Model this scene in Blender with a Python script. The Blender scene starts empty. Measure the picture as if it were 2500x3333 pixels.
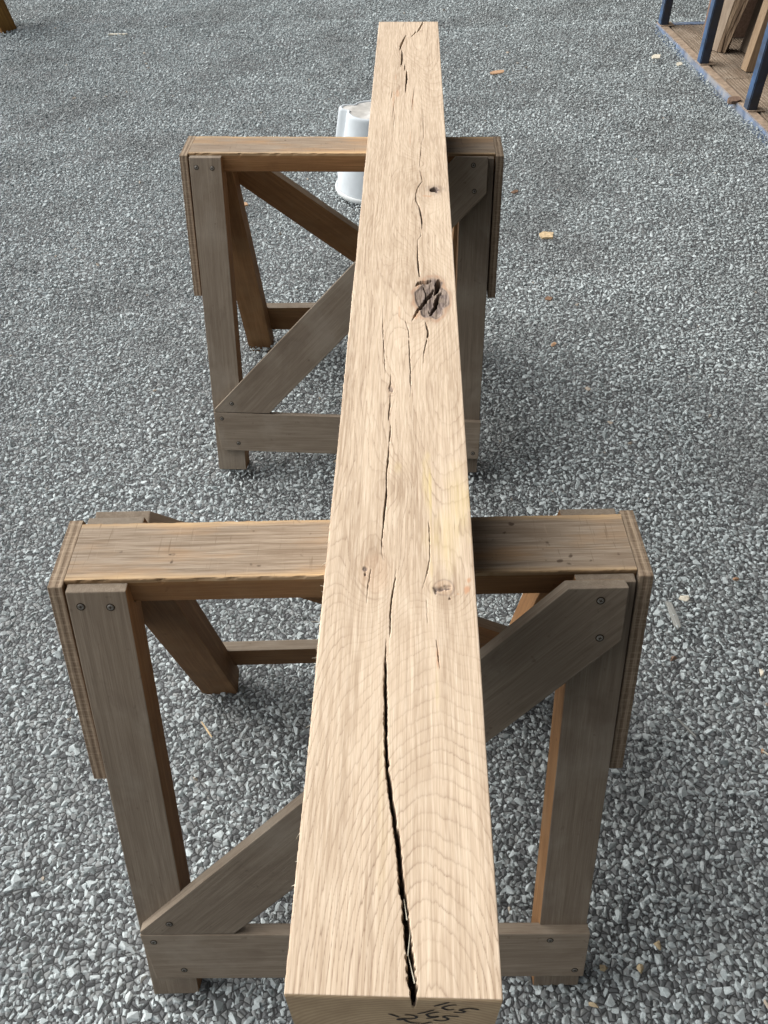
import bpy, bmesh, math, random
import numpy as np
from mathutils import Vector, Matrix

random.seed(7)
RNG = np.random.default_rng(11)
S = bpy.context.scene
COL = S.collection
rad = math.radians

# ------------------------------------------------------------------ camera
GZ = 0.8734                      # height of the oak beam's top above the gravel
cam_d = bpy.data.cameras.new("camera")
cam_d.sensor_fit = 'VERTICAL'
cam_d.sensor_height = 36.0
cam_d.sensor_width = 27.0
cam_d.lens = 36.0 * 2692.06 / 3333.0
cam_d.clip_start = 0.02
cam_d.clip_end = 400.0
cam = bpy.data.objects.new("camera", cam_d)
COL.objects.link(cam)
p_, y_, r_ = 0.7985, -0.0348, -0.0131
fwd = Vector((math.sin(y_) * math.cos(p_), math.cos(y_) * math.cos(p_), -math.sin(p_)))
rt0 = Vector((math.cos(y_), -math.sin(y_), 0.0))
up0 = rt0.cross(fwd)
rt = rt0 * math.cos(r_) + up0 * math.sin(r_)
up = up0 * math.cos(r_) - rt0 * math.sin(r_)
M = Matrix((rt, up, -fwd)).transposed().to_4x4()
M.translation = Vector((0.07574, -0.15223, 0.61691 + GZ))
cam.matrix_world = M
S.camera = cam

# ------------------------------------------------------------------ sky and sun
SUN_EL, SUN_AZ = 40.0, -72.0      # azimuth from +y, negative is to the left
W = bpy.data.worlds.new("World")
S.world = W
W.use_nodes = True
nt = W.node_tree
bg = nt.nodes["Background"]
sky = nt.nodes.new("ShaderNodeTexSky")
sky.sky_type = 'NISHITA'
sky.sun_disc = False
sky.sun_elevation = rad(SUN_EL)
sky.sun_rotation = rad(SUN_AZ)
sky.air_density = 1.0
sky.dust_density = 4.0
hsv = nt.nodes.new("ShaderNodeHueSaturation")     # overcast: nearly grey
hsv.inputs["Saturation"].default_value = 0.30
nt.links.new(sky.outputs[0], hsv.inputs["Color"])
nt.links.new(hsv.outputs[0], bg.inputs[0])
bg.inputs[1].default_value = 0.06
sun_d = bpy.data.lights.new("sun", 'SUN')
sun_d.energy = 1.5
sun_d.angle = rad(75)
sun_d.color = (1.0, 0.965, 0.92)
sun = bpy.data.objects.new("sun", sun_d)
COL.objects.link(sun)
sd = Vector((math.sin(rad(SUN_AZ)) * math.cos(rad(SUN_EL)), math.cos(rad(SUN_AZ)) * math.cos(rad(SUN_EL)), math.sin(rad(SUN_EL))))
sun.rotation_euler = sd.to_track_quat('Z', 'Y').to_euler()
sun.location = (-4, 1, 5)

S.view_settings.view_transform = 'Standard'
S.view_settings.look = 'None'
S.view_settings.gamma = 1.0
S.view_settings.exposure = 1.6
S.view_settings.use_curve_mapping = False
S.cycles.use_denoising = True
S.cycles.max_bounces = 4
S.cycles.diffuse_bounces = 3
S.cycles.glossy_bounces = 2

# ------------------------------------------------------------------ helpers
def tag(o, label=None, cat=None, group=None, kind=None):
    if label: o["label"] = label
    if cat: o["category"] = cat
    if group: o["group"] = group
    if kind: o["kind"] = kind
    return o

def link(name, me, parent=None, mats=()):
    o = bpy.data.objects.new(name, me)
    COL.objects.link(o)
    if me is not None:
        for m in mats: me.materials.append(m)
    if parent is not None: o.parent = parent
    return o

def empty(name, loc=(0, 0, 0), rz=0.0):
    o = bpy.data.objects.new(name, None)
    o.empty_display_size = 0.1
    COL.objects.link(o)
    o.location = loc
    o.rotation_euler = (0, 0, rz)
    return o

def mesh_np(name, verts, faces):
    """quads or tris given as an int array"""
    me = bpy.data.meshes.new(name)
    v = np.asarray(verts, dtype=np.float32); f = np.asarray(faces, dtype=np.int32)
    me.vertices.add(len(v)); me.vertices.foreach_set("co", v.ravel())
    k = f.shape[1]
    me.loops.add(f.size); me.loops.foreach_set("vertex_index", f.ravel())
    me.polygons.add(len(f))
    me.polygons.foreach_set("loop_start", np.arange(0, f.size, k, dtype=np.int32))
    me.polygons.foreach_set("loop_total", np.full(len(f), k, dtype=np.int32))
    me.update(calc_edges=True)
    return me

def attr(me, name, data):
    a = me.attributes.new(name, 'FLOAT', 'POINT')
    a.data.foreach_set("value", np.asarray(data, dtype=np.float32).ravel())

def prism(poly, thick, bevel=0.0012, seg=2, wob=0.0, seed=0, cuts=0):
    """polygon in local (x, y), extruded from z=0 to z=thick"""
    bm = bmesh.new()
    vs = [bm.verts.new((x, y, 0)) for x, y in poly]
    f = bm.faces.new(vs)
    r = bmesh.ops.extrude_face_region(bm, geom=[f])
    for g in r["geom"]:
        if isinstance(g, bmesh.types.BMVert): g.co.z += thick
    bmesh.ops.recalc_face_normals(bm, faces=bm.faces)
    if cuts:
        xs = [v.co.x for v in bm.verts]; x0, x1 = min(xs), max(xs)
        for i in range(1, cuts):
            bmesh.ops.bisect_plane(bm, geom=bm.verts[:] + bm.edges[:] + bm.faces[:],
                                   plane_co=(x0 + (x1 - x0) * i / cuts, 0, 0), plane_no=(1, 0, 0))
    if bevel:
        es = [e for e in bm.edges if len(e.link_faces) == 2 and e.calc_face_angle(0) > 0.3]
        bmesh.ops.bevel(bm, geom=es, offset=bevel, segments=seg, affect='EDGES', profile=0.6)
    if wob:
        rr = random.Random(seed)
        for v in bm.verts:
            v.co += Vector((rr.uniform(-.2, .2), rr.uniform(-1, 1), rr.uniform(-1, 1))) * wob
    me = bpy.data.meshes.new("board")
    bm.to_mesh(me); bm.free()
    return me

def frame(o, u, v, w):
    m = Matrix((Vector(u).normalized(), Vector(v).normalized(), Vector(w).normalized())).transposed().to_4x4()
    m.translation = Vector(o)
    return m

def slot_faces(me, mat, fn):
    R = mat.to_3x3()
    for p in me.polygons:
        p.material_index = fn(R @ p.normal, p)

def copy_tree(o, parent=None):
    c = o.copy(); COL.objects.link(c)
    if parent is not None:
        c.parent = parent
        c.matrix_parent_inverse = o.matrix_parent_inverse.copy()
    for ch in list(o.children): copy_tree(ch, c)
    return c

# value noise on integer lattices (numpy)
def _h(ix, iy, seed):
    n = (ix.astype(np.int64) * 374761393 + iy.astype(np.int64) * 668265263 + seed * 974711) & 0xffffffff
    n = ((n ^ (n >> 13)) * 1274126177) & 0xffffffff
    n = (n ^ (n >> 16)) & 0xffff
    return n / 65535.0
def vn(x, y, seed=0):
    x = np.asarray(x, float); y = np.asarray(y, float)
    ix = np.floor(x); iy = np.floor(y); fx = x - ix; fy = y - iy
    fx = fx * fx * (3 - 2 * fx); fy = fy * fy * (3 - 2 * fy)
    a = _h(ix, iy, seed); b = _h(ix + 1, iy, seed); c = _h(ix, iy + 1, seed); d = _h(ix + 1, iy + 1, seed)
    return (a + (b - a) * fx) * (1 - fy) + (c + (d - c) * fx) * fy      # 0..1
def sst(a, b, x):
    t = np.clip((x - a) / (b - a), 0, 1); return t * t * (3 - 2 * t)

# ------------------------------------------------------------------ materials
class NT:
    def __init__(s, name):
        s.m = bpy.data.materials.new(name); s.m.use_nodes = True
        s.t = s.m.node_tree; s.b = s.t.nodes["Principled BSDF"]
    def n(s, typ, **kw):
        nd = s.t.nodes.new(typ)
        for k, v in kw.items(): setattr(nd, k, v)
        return nd
    def set(s, sock, v):
        if isinstance(v, bpy.types.NodeSocket): s.t.links.new(v, sock)
        else: sock.default_value = v
    def noise(s, vec, scale, detail=4.0, rough=0.55, dist=0.0):
        nd = s.n("ShaderNodeTexNoise"); s.set(nd.inputs["Vector"], vec)
        nd.inputs["Scale"].default_value = scale; nd.inputs["Detail"].default_value = detail
        nd.inputs["Roughness"].default_value = rough; nd.inputs["Distortion"].default_value = dist
        return nd.outputs[0]
    def mapping(s, vec, scale=(1, 1, 1), loc=(0, 0, 0)):
        nd = s.n("ShaderNodeMapping"); s.set(nd.inputs["Vector"], vec)
        s.set(nd.inputs["Scale"], scale); s.set(nd.inputs["Location"], loc)
        return nd.outputs[0]
    def ramp(s, fac, stops):
        nd = s.n("ShaderNodeValToRGB"); s.set(nd.inputs[0], fac)
        e = nd.color_ramp.elements
        while len(e) < len(stops): e.new(0.5)
        for i, (p, c) in enumerate(stops):
            e[i].position = p; e[i].color = (c, c, c, 1) if not hasattr(c, "__len__") else (*c, 1)
        return nd.outputs[0]
    def mix(s, fac, a, b, mode='MIX'):
        nd = s.n("ShaderNodeMix", data_type='RGBA', blend_type=mode)
        s.set(nd.inputs["Factor"], fac)
        for sock, v in ((nd.inputs[6], a), (nd.inputs[7], b)):
            s.set(sock, v if isinstance(v, bpy.types.NodeSocket) else (*v, 1))
        return nd.outputs[2]
    def math(s, op, a, b=0.0):
        nd = s.n("ShaderNodeMath", operation=op); s.set(nd.inputs[0], a); s.set(nd.inputs[1], b)
        return nd.outputs[0]
    def attr(s, name):
        nd = s.n("ShaderNodeAttribute"); nd.attribute_name = name
        return nd.outputs["Fac"]
    def obj(s): return s.n("ShaderNodeTexCoord").outputs["Object"]
    def rnd(s): return s.n("ShaderNodeObjectInfo").outputs["Random"]
    def bump(s, h, strength=0.3, dist=0.001):
        nd = s.n("ShaderNodeBump"); s.set(nd.inputs["Height"], h)
        nd.inputs["Strength"].default_value = strength; nd.inputs["Distance"].default_value = dist
        s.t.links.new(nd.outputs[0], s.b.inputs["Normal"])
    def out(s, col, rough=0.75, spec=0.3, metal=0.0):
        s.set(s.b.inputs["Base Color"], col if isinstance(col, bpy.types.NodeSocket) else (*col, 1))
        s.set(s.b.inputs["Roughness"], rough); s.b.inputs["Specular IOR Level"].default_value = spec
        s.b.inputs["Metallic"].default_value = metal
        return s.m

def offset_vec(k):
    """object coordinates shifted by a per-object random amount"""
    c = k.n("ShaderNodeCombineXYZ"); r = k.rnd()
    for i in range(3): k.set(c.inputs[i], k.math('MULTIPLY', r, (37.0, 53.0, 71.0)[i]))
    a = k.n("ShaderNodeVectorMath", operation='ADD')
    k.set(a.inputs[0], k.obj()); k.set(a.inputs[1], c.outputs[0])
    return a.outputs[0]

def wood(name, pale, mid, dark, blotch=None, streak=0.5, rough=0.8, fine=1.0, bumps=0.35, blotch_amt=0.6):
    k = NT(name); v = offset_vec(k)
    wv = k.mapping(v, (2.2, 26.0, 26.0))
    big = k.noise(wv, 1.0, 5, 0.6, 0.6)
    fib = k.noise(k.mapping(v, (14.0, 620.0, 620.0)), 1.0, 3, 0.6)
    mid_n = k.noise(k.mapping(v, (5.0, 130.0, 130.0)), 1.0, 4, 0.6, 0.4)
    col = k.mix(k.ramp(big, [(0.3, 0.0), (0.68, 1.0)]), mid, pale)
    col = k.mix(k.math('MULTIPLY', k.ramp(mid_n, [(0.42, 1.0), (0.62, 0.0)]), streak), col, dark)
    col = k.mix(k.math('MULTIPLY', k.ramp(fib, [(0.35, 1.0), (0.6, 0.0)]), 0.45 * fine), col, dark)
    if blotch:
        bn = k.noise(v, 9.0, 4, 0.6)
        col = k.mix(k.math('MULTIPLY', k.ramp(bn, [(0.5, 0.0), (0.7, 1.0)]), blotch_amt), col, blotch)
    stn = k.noise(k.mapping(v, (5.0, 9.0, 9.0)), 1.0, 5, 0.65, 1.2)
    col = k.mix(k.ramp(stn, [(0.54, 0.0), (0.70, 0.45)]), col, dark)
    dots = k.noise(v, 75.0, 2, 0.5)
    col = k.mix(k.ramp(dots, [(0.70, 0.0), (0.78, 0.6)]), col, dark)
    tone = k.n("ShaderNodeHueSaturation"); k.set(tone.inputs["Color"], col)
    k.set(tone.inputs["Value"], k.math('ADD', k.math('MULTIPLY', k.rnd(), 0.36), 0.82))
    h = k.math('ADD', k.math('MULTIPLY', fib, 0.6), mid_n)
    k.bump(h, bumps, 0.0012)
    return k.out(tone.outputs[0], rough, 0.25)

M_WEATH = wood("weathered_hardwood", (0.232, 0.193, 0.148), (0.188, 0.153, 0.114), (0.102, 0.076, 0.055), (0.265, 0.234, 0.190), streak=0.32, blotch_amt=0.45)
M_INNER = wood("brown_hardwood", (0.275, 0.150, 0.066), (0.210, 0.108, 0.043), (0.115, 0.055, 0.022), (0.25, 0.16, 0.085), blotch_amt=0.35, streak=0.4)
def rail_mat():
    k = NT("scuffed_rail_top"); v = offset_vec(k)
    sep = k.n("ShaderNodeSeparateXYZ"); k.set(sep.inputs[0], k.obj())
    grain = k.noise(k.mapping(v, (10.0, 330.0, 90.0)), 1.0, 5, 0.65, 0.5)
    fine = k.noise(k.mapping(v, (22.0, 900.0, 300.0)), 1.0, 3, 0.6)
    bl = k.noise(k.mapping(v, (4.5, 22.0, 22.0)), 1.0, 4, 0.6)
    c = k.mix(k.ramp(grain, [(0.36, 0.0), (0.64, 1.0)]), (0.170, 0.127, 0.088), (0.335, 0.277, 0.212))
    c = k.mix(k.ramp(bl, [(0.48, 0.0), (0.66, 0.75)]), c, (0.33, 0.205, 0.105))
    c = k.mix(k.ramp(bl, [(0.30, 0.55), (0.44, 0.0)]), c, (0.205, 0.150, 0.105))
    edge = k.math('ADD', k.math('MULTIPLY', k.math('ABSOLUTE', sep.outputs[1]), 25.0), k.math('MULTIPLY', bl, 0.55))
    c = k.mix(k.ramp(k.math('SUBTRACT', edge, 0.55), [(0.62, 0.0), (0.92, 0.85)]), c, (0.56, 0.385, 0.205))
    c = k.mix(k.ramp(fine, [(0.36, 0.42), (0.56, 0.0)]), c, (0.17, 0.12, 0.08))
    scr = k.noise(k.mapping(v, (260.0, 14.0, 14.0)), 1.0, 2, 0.5, 1.0)
    c = k.mix(k.ramp(scr, [(0.68, 0.0), (0.78, 0.30)]), c, (0.40, 0.32, 0.23))
    c = k.mix(k.ramp(scr, [(0.26, 0.5), (0.34, 0.0)]), c, (0.12, 0.08, 0.05))
    dots = k.noise(v, 60.0, 2, 0.5)
    c = k.mix(k.ramp(dots, [(0.70, 0.0), (0.76, 0.85)]), c, (0.07, 0.045, 0.03))
    k.bump(k.math('ADD', grain, fine), 0.35, 0.0012)
    return k.out(c, 0.8, 0.25)
M_RAIL = rail_mat()
M_EDGE = wood("chafed_rail_edge", (0.40, 0.285, 0.165), (0.30, 0.195, 0.100), (0.15, 0.09, 0.045), (0.48, 0.37, 0.24), streak=0.3)

def ply_mat():
    k = NT("plywood_edge"); v = k.obj()
    w = k.n("ShaderNodeTexWave", wave_type='BANDS', bands_direction='Z')
    k.set(w.inputs["Vector"], v); w.inputs["Scale"].default_value = 36.0; w.inputs["Distortion"].default_value = 0.6
    w.inputs["Detail"].default_value = 2; w.inputs["Phase Offset"].default_value = 1.2
    fn = k.noise(k.mapping(v, (60, 60, 900)), 1.0, 4, 0.65)
    saw = k.noise(k.mapping(v, (500, 500, 30)), 1.0, 2, 0.5)
    c = k.mix(k.ramp(w.outputs[1], [(0.25, 0.0), (0.6, 1.0)]), (0.165, 0.120, 0.082), (0.290, 0.225, 0.160))
    c = k.mix(k.math('MULTIPLY', k.ramp(fn, [(0.4, 1.0), (0.6, 0.0)]), 0.5), c, (0.10, 0.07, 0.045))
    c = k.mix(k.math('MULTIPLY', k.ramp(saw, [(0.5, 0.0), (0.62, 1.0)]), 0.35), c, (0.36, 0.29, 0.21))
    k.bump(w.outputs[1], 0.5, 0.001)
    return k.out(c, 0.85, 0.2)
M_PLY = ply_mat()

def simple(name, col, rough=0.5, spec=0.4, metal=0.0, var=0.25, scale=30.0, dirt=None, dirt_amt=0.5, bumps=0.1):
    k = NT(name); v = offset_vec(k)
    n = k.noise(v, scale, 5, 0.6)
    lo = tuple(c * (1 - var) for c in col); hi = tuple(min(1, c * (1 + var)) for c in col)
    c = k.mix(k.ramp(n, [(0.35, 0.0), (0.65, 1.0)]), lo, hi)
    if dirt:
        d = k.noise(v, scale * 0.35, 6, 0.65)
        c = k.mix(k.math('MULTIPLY', k.ramp(d, [(0.45, 0.0), (0.65, 1.0)]), dirt_amt), c, dirt)
    if bumps: k.bump(n, bumps, 0.002)
    return k.out(c, rough, spec, metal)

M_SCREW = simple("zinc_screw", (0.20, 0.19, 0.17), 0.45, 0.5, 0.7, scale=300, dirt=(0.05, 0.035, 0.02))
M_HOLE = simple("screw_recess", (0.035, 0.024, 0.016), 0.9, 0.1, scale=200, bumps=0)
M_MARK = simple("black_marker_ink", (0.022, 0.016, 0.014), 0.7, 0.2, scale=200, bumps=0)
M_BLUESHADE = simple("shaded_grimy_blue_paint", (0.026, 0.040, 0.075), 0.5, 0.4, scale=25, dirt=(0.045, 0.045, 0.048), dirt_amt=0.8)  # grime plus painted-in shade, for post faces turned from the light
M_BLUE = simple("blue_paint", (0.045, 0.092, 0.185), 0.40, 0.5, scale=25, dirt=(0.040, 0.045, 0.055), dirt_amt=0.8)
M_BLUED = simple("dusty_blue_paint", (0.12, 0.165, 0.25), 0.6, 0.4, scale=22, dirt=(0.30, 0.29, 0.27), dirt_amt=0.8)
M_DUST = simple("dusty_steel_lip", (0.33, 0.255, 0.19), 0.9, 0.2, scale=40, dirt=(0.18, 0.13, 0.09))
M_DECK = wood("dusty_grooved_decking", (0.29, 0.235, 0.18), (0.225, 0.175, 0.13), (0.125, 0.09, 0.06), (0.32, 0.27, 0.215))
M_PALE = wood("pale_sawn_oak", (0.44, 0.335, 0.225), (0.36, 0.26, 0.165), (0.23, 0.15, 0.09))
M_GREYOAK = wood("silvered_sawn_oak", (0.31, 0.255, 0.195), (0.25, 0.20, 0.15), (0.15, 0.11, 0.08))
M_BARK = wood("waney_edge_wood", (0.36, 0.27, 0.18), (0.22, 0.15, 0.095), (0.085, 0.055, 0.035), streak=0.9, bumps=0.9)
M_ORANGE = wood("orange_softwood", (0.46, 0.245, 0.085), (0.36, 0.175, 0.055), (0.17, 0.075, 0.025))
M_FARBROWN = wood("stained_brown_timber", (0.27, 0.145, 0.035), (0.20, 0.10, 0.025), (0.08, 0.036, 0.012))
M_CHIP = simple("fresh_wood_chip", (0.47, 0.36, 0.22), 0.8, 0.2, scale=120)
M_CHIPW = simple("bleached_chip", (0.54, 0.51, 0.42), 0.8, 0.2, scale=120, var=0.1)
M_CHIPO = simple("orange_chip", (0.40, 0.255, 0.155), 0.8, 0.2, scale=120)
M_LEAF = simple("dry_brown_flake", (0.16, 0.10, 0.065), 0.85, 0.2, scale=90)
M_STICK = wood("grey_driftwood", (0.36, 0.37, 0.35), (0.28, 0.29, 0.28), (0.14, 0.14, 0.13))
M_PEBW = simple("cream_stone", (0.58, 0.54, 0.45), 0.8, 0.2, scale=110)
M_PEBY = simple("ochre_stone", (0.36, 0.29, 0.18), 0.8, 0.2, scale=110, dirt=(0.25, 0.21, 0.16))
M_PEBO = simple("rust_stone", (0.33, 0.20, 0.12), 0.8, 0.2, scale=110)
M_PEBB = simple("brown_stone", (0.17, 0.115, 0.085), 0.85, 0.2, scale=110)

def gravel_mat():
    k = NT("grey_gravel_stone"); v = k.obj()
    r = k.attr("stone")
    c = k.ramp(r, [(0.0, (0.26, 0.290, 0.297)), (0.22, (0.335, 0.378, 0.386)), (0.55, (0.408, 0.460, 0.468)),
                   (0.86, (0.455, 0.512, 0.520)), (0.97, (0.51, 0.567, 0.574)), (1.0, (0.36, 0.31, 0.25))])
    n = k.noise(v, 330.0, 2, 0.65)
    c = k.mix(k.ramp(n, [(0.36, 0.28), (0.62, 0.0)]), c, (0.19, 0.20, 0.205))
    # broad darker and paler patches across the yard
    wp = k.n("ShaderNodeNewGeometry").outputs["Position"]
    big = k.noise(wp, 2.3, 3, 0.6)
    c = k.mix(k.ramp(big, [(0.34, 0.50), (0.52, 0.0)]), c, (0.15, 0.158, 0.155))
    c = k.mix(k.ramp(big, [(0.56, 0.0), (0.74, 0.30)]), c, (0.52, 0.555, 0.56))
    k.bump(n, 0.35, 0.0012)
    return k.out(c, 0.9, 0.2)
M_GRAVEL = gravel_mat()

def ground_mat():
    k = NT("gravel_bed"); v = k.obj()
    vo = k.n("ShaderNodeTexVoronoi"); k.set(vo.inputs["Vector"], v); vo.inputs["Scale"].default_value = 85.0
    vd = k.n("ShaderNodeTexVoronoi", feature='DISTANCE_TO_EDGE'); k.set(vd.inputs["Vector"], v); vd.inputs["Scale"].default_value = 85.0
    sep = k.n("ShaderNodeSeparateColor"); k.set(sep.inputs[0], vo.outputs["Color"])
    c = k.ramp(sep.outputs[0], [(0.0, (0.14, 0.147, 0.152)), (0.6, (0.25, 0.265, 0.272)), (1.0, (0.38, 0.40, 0.40))])
    c = k.mix(k.ramp(vd.outputs[0], [(0.0, 1.0), (0.12, 0.0)]), c, (0.05, 0.05, 0.05))
    k.bump(vd.outputs[0], 0.8, 0.01)
    return k.out(c, 0.85, 0.25)
M_GROUND = ground_mat()

def beam_mat():
    k = NT("fresh_sawn_oak"); v = k.obj()
    line = k.attr("grain"); tone = k.attr("tone"); knot = k.attr("knot"); stain = k.attr("stain"); rust = k.attr("rust"); crk = k.attr("crack")
    fib = k.noise(k.mapping(v, (1100, 22, 300)), 1.0, 3, 0.65)
    fleck = k.noise(k.mapping(v, (420, 26, 200)), 1.0, 4, 0.6)
    c = k.mix(tone, (0.370, 0.276, 0.192), (0.600, 0.486, 0.362))
    c = k.mix(k.ramp(fleck, [(0.45, 0.0), (0.66, 0.5)]), c, (0.71, 0.605, 0.475))
    c = k.mix(k.ramp(fib, [(0.34, 0.38), (0.56, 0.0)]), c, (0.30, 0.212, 0.145))
    c = k.mix(k.math('MULTIPLY', line, 0.8), c, (0.215, 0.142, 0.095))
    c = k.mix(k.math('MULTIPLY', stain, 0.42), c, (0.62, 0.50, 0.15))
    c = k.mix(rust, c, (0.46, 0.20, 0.085))
    c = k.mix(knot, c, k.mix(k.ramp(fleck, [(0.4, 0.0), (0.62, 1.0)]), (0.075, 0.055, 0.046), (0.225, 0.178, 0.155)))
    c = k.mix(crk, c, (0.07, 0.042, 0.027))
    k.bump(k.math('ADD', fib, fleck), 0.10, 0.0005)
    return k.out(c, 0.78, 0.22)
M_BEAM = beam_mat()

def endgrain_mat():
    k = NT("oak_end_grain"); v = k.obj()
    # growth rings about a pith below and to the right of the section
    d = k.n("ShaderNodeVectorMath", operation='LENGTH')
    k.set(d.inputs[0], k.mapping(v, (1, 0, 1), (-0.09, 0, 0.115)))
    warp = k.noise(v, 28.0, 3, 0.5)
    ph = k.math('ADD', k.math('MULTIPLY', d.outputs["Value"], 1150.0), k.math('MULTIPLY', warp, 9.0))
    ring = k.math('SINE', ph)
    c = k.mix(k.ramp(k.math('ADD', k.math('MULTIPLY', ring, 0.5), 0.5), [(0.2, 0.0), (0.9, 0.55)]), (0.46, 0.345, 0.215), (0.31, 0.22, 0.13))
    b = k.noise(v, 22.0, 5, 0.6)
    c = k.mix(k.ramp(b, [(0.42, 0.0), (0.7, 0.6)]), c, (0.25, 0.17, 0.10))
    k.bump(b, 0.2, 0.001)
    return k.out(c, 0.85, 0.2)
M_END = endgrain_mat()

# ------------------------------------------------------------------ ground
def ground():
    n = 40; R = 150.0
    bm = bmesh.new()
    g = [[bm.verts.new((-R + 2 * R * i / n, -R + 2 * R * j / n, -0.030)) for j in range(n + 1)] for i in range(n + 1)]
    for i in range(n):
        for j in range(n):
            bm.faces.new((g[i][j], g[i + 1][j], g[i + 1][j + 1], g[i][j + 1]))
    me = bpy.data.meshes.new("ground"); bm.to_mesh(me); bm.free()
    tag(link("ground", me, None, [M_GROUND]), "bed of grey gravel ground under the loose stones", None, None, "structure")
ground()

# ------------------------------------------------------------------ gravel
def stone_shapes(n):
    out = []
    for i in range(n):
        rr = np.random.default_rng(100 + i)
        pts = rr.normal(size=(12, 3)); pts /= np.linalg.norm(pts, axis=1)[:, None]
        pts *= rr.uniform(0.76, 1.0, (12, 1))
        pts *= np.array([1.0, rr.uniform(0.45, 0.86), rr.uniform(0.26, 0.55)])
        bm = bmesh.new()
        for p in pts: bm.verts.new(p)
        r = bmesh.ops.convex_hull(bm, input=bm.verts)
        bmesh.ops.delete(bm, geom=[v for v in bm.verts if not v.link_faces], context='VERTS')
        bmesh.ops.triangulate(bm, faces=bm.faces)
        bm.verts.index_update()
        v = np.array([x.co[:] for x in bm.verts]); f = np.array([[q.index for q in t.verts] for t in bm.faces])
        bm.free(); out.append((v, f))
    return out

def rot_mats(yaw, tilt, tdir):
    n = len(yaw); cz, sz = np.cos(yaw), np.sin(yaw); z = np.zeros(n); o = np.ones(n)
    Rz = np.stack([np.stack([cz, -sz, z], 1), np.stack([sz, cz, z], 1), np.stack([z, z, o], 1)], 1)
    ax, ay = np.cos(tdir), np.sin(tdir); c, s = np.cos(tilt), np.sin(tilt); C = 1 - c
    Rt = np.stack([np.stack([c + ax * ax * C, ax * ay * C, ay * s], 1),
                   np.stack([ax * ay * C, c + ay * ay * C, -ax * s], 1),
                   np.stack([-ay * s, ax * s, c], 1)], 1)
    return Rt @ Rz

def gravel_tile(seed, shapes, side=1.0, n=10600):
    rr = np.random.default_rng(seed)
    res = 0.0025; N = int(side / res)
    gx = np.linspace(0, 1, N, endpoint=False)
    X, Y = np.meshgrid(gx, gx, indexing='ij')
    und = (vn(X * 3.5, Y * 3.5, seed) - .5) * 0.032 + (vn(X * 9, Y * 9, seed + 5) - .5) * 0.012
    win = np.clip(np.minimum(np.minimum(X, 1 - X), np.minimum(Y, 1 - Y)) / 0.12, 0, 1)
    H = und * win - 0.016
    base = H.copy()
    size = np.clip(rr.lognormal(math.log(0.0056), 0.36, n), 0.0026, 0.0135)    # half length
    order = np.argsort(size * rr.uniform(0.5, 1.6, n)); size = size[order][::-1].copy()
    # fine stuff first, then mixed
    k = int(n * .25); mixed = rr.permutation(n); size = size[mixed]
    px = rr.uniform(0, 1, n); py = rr.uniform(0, 1, n)
    yaw = rr.uniform(0, 2 * math.pi, n); tilt = np.abs(rr.normal(0, 0.42, n)); td = rr.uniform(0, 2 * math.pi, n)
    pz = np.zeros(n); keep = np.ones(n, bool)
    K = 3
    cx = rr.uniform(0, 1, (n, K)); cy = rr.uniform(0, 1, (n, K))
    for i in range(n):
        r = size[i] * 0.70; q = max(1, int(round(r / res))); best = None
        for t in range(K):                       # settle in the lowest of a few spots
            ix, iy = int(cx[i, t] / res), int(cy[i, t] / res)
            sl = (slice(max(0, ix - q), min(N, ix + q + 1)), slice(max(0, iy - q), min(N, iy + q + 1)))
            h = H[sl]; mx = h.max(); s_ = 0.75 * mx + 0.25 * h.mean() - base[ix, iy]
            if best is None or s_ < best[0]: best = (s_, mx, h.mean(), sl, t)
        s_, mx, mn, sl, t = best
        if s_ > 0.0125: keep[i] = False; continue
        px[i], py[i] = cx[i, t], cy[i, t]
        pz[i] = 0.66 * mx + 0.34 * mn + size[i] * 0.27
        H[sl] = np.maximum(H[sl], pz[i] + size[i] * 0.36)
    idx = np.nonzero(keep)[0]
    var = rr.integers(0, len(shapes), n)
    R = rot_mats(yaw, tilt, td)
    tone = np.clip(rr.normal(0.55, 0.13, n), 0.02, 0.985)
    tone[rr.random(n) < 0.0015] = 1.0
    V, F, T, off = [], [], [], 0
    for s in range(len(shapes)):
        ii = idx[var[idx] == s]
        v, f = shapes[s]
        P = np.einsum('nij,vj->nvi', R[ii], v) * size[ii][:, None, None]
        P += np.stack([px[ii] - .5, py[ii] - .5, pz[ii]], 1)[:, None, :]
        V.append(P.reshape(-1, 3)); m = len(ii)
        F.append((f[None] + (np.arange(m) * len(v))[:, None, None] + off).reshape(-1, 3))
        T.append(np.repeat(tone[ii], len(v))); off += m * len(v)
    me = mesh_np("gravel_patch", np.concatenate(V), np.concatenate(F)); me.shade_flat()
    attr(me, "stone", np.concatenate(T))
    me.materials.append(M_GRAVEL)
    return me

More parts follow.
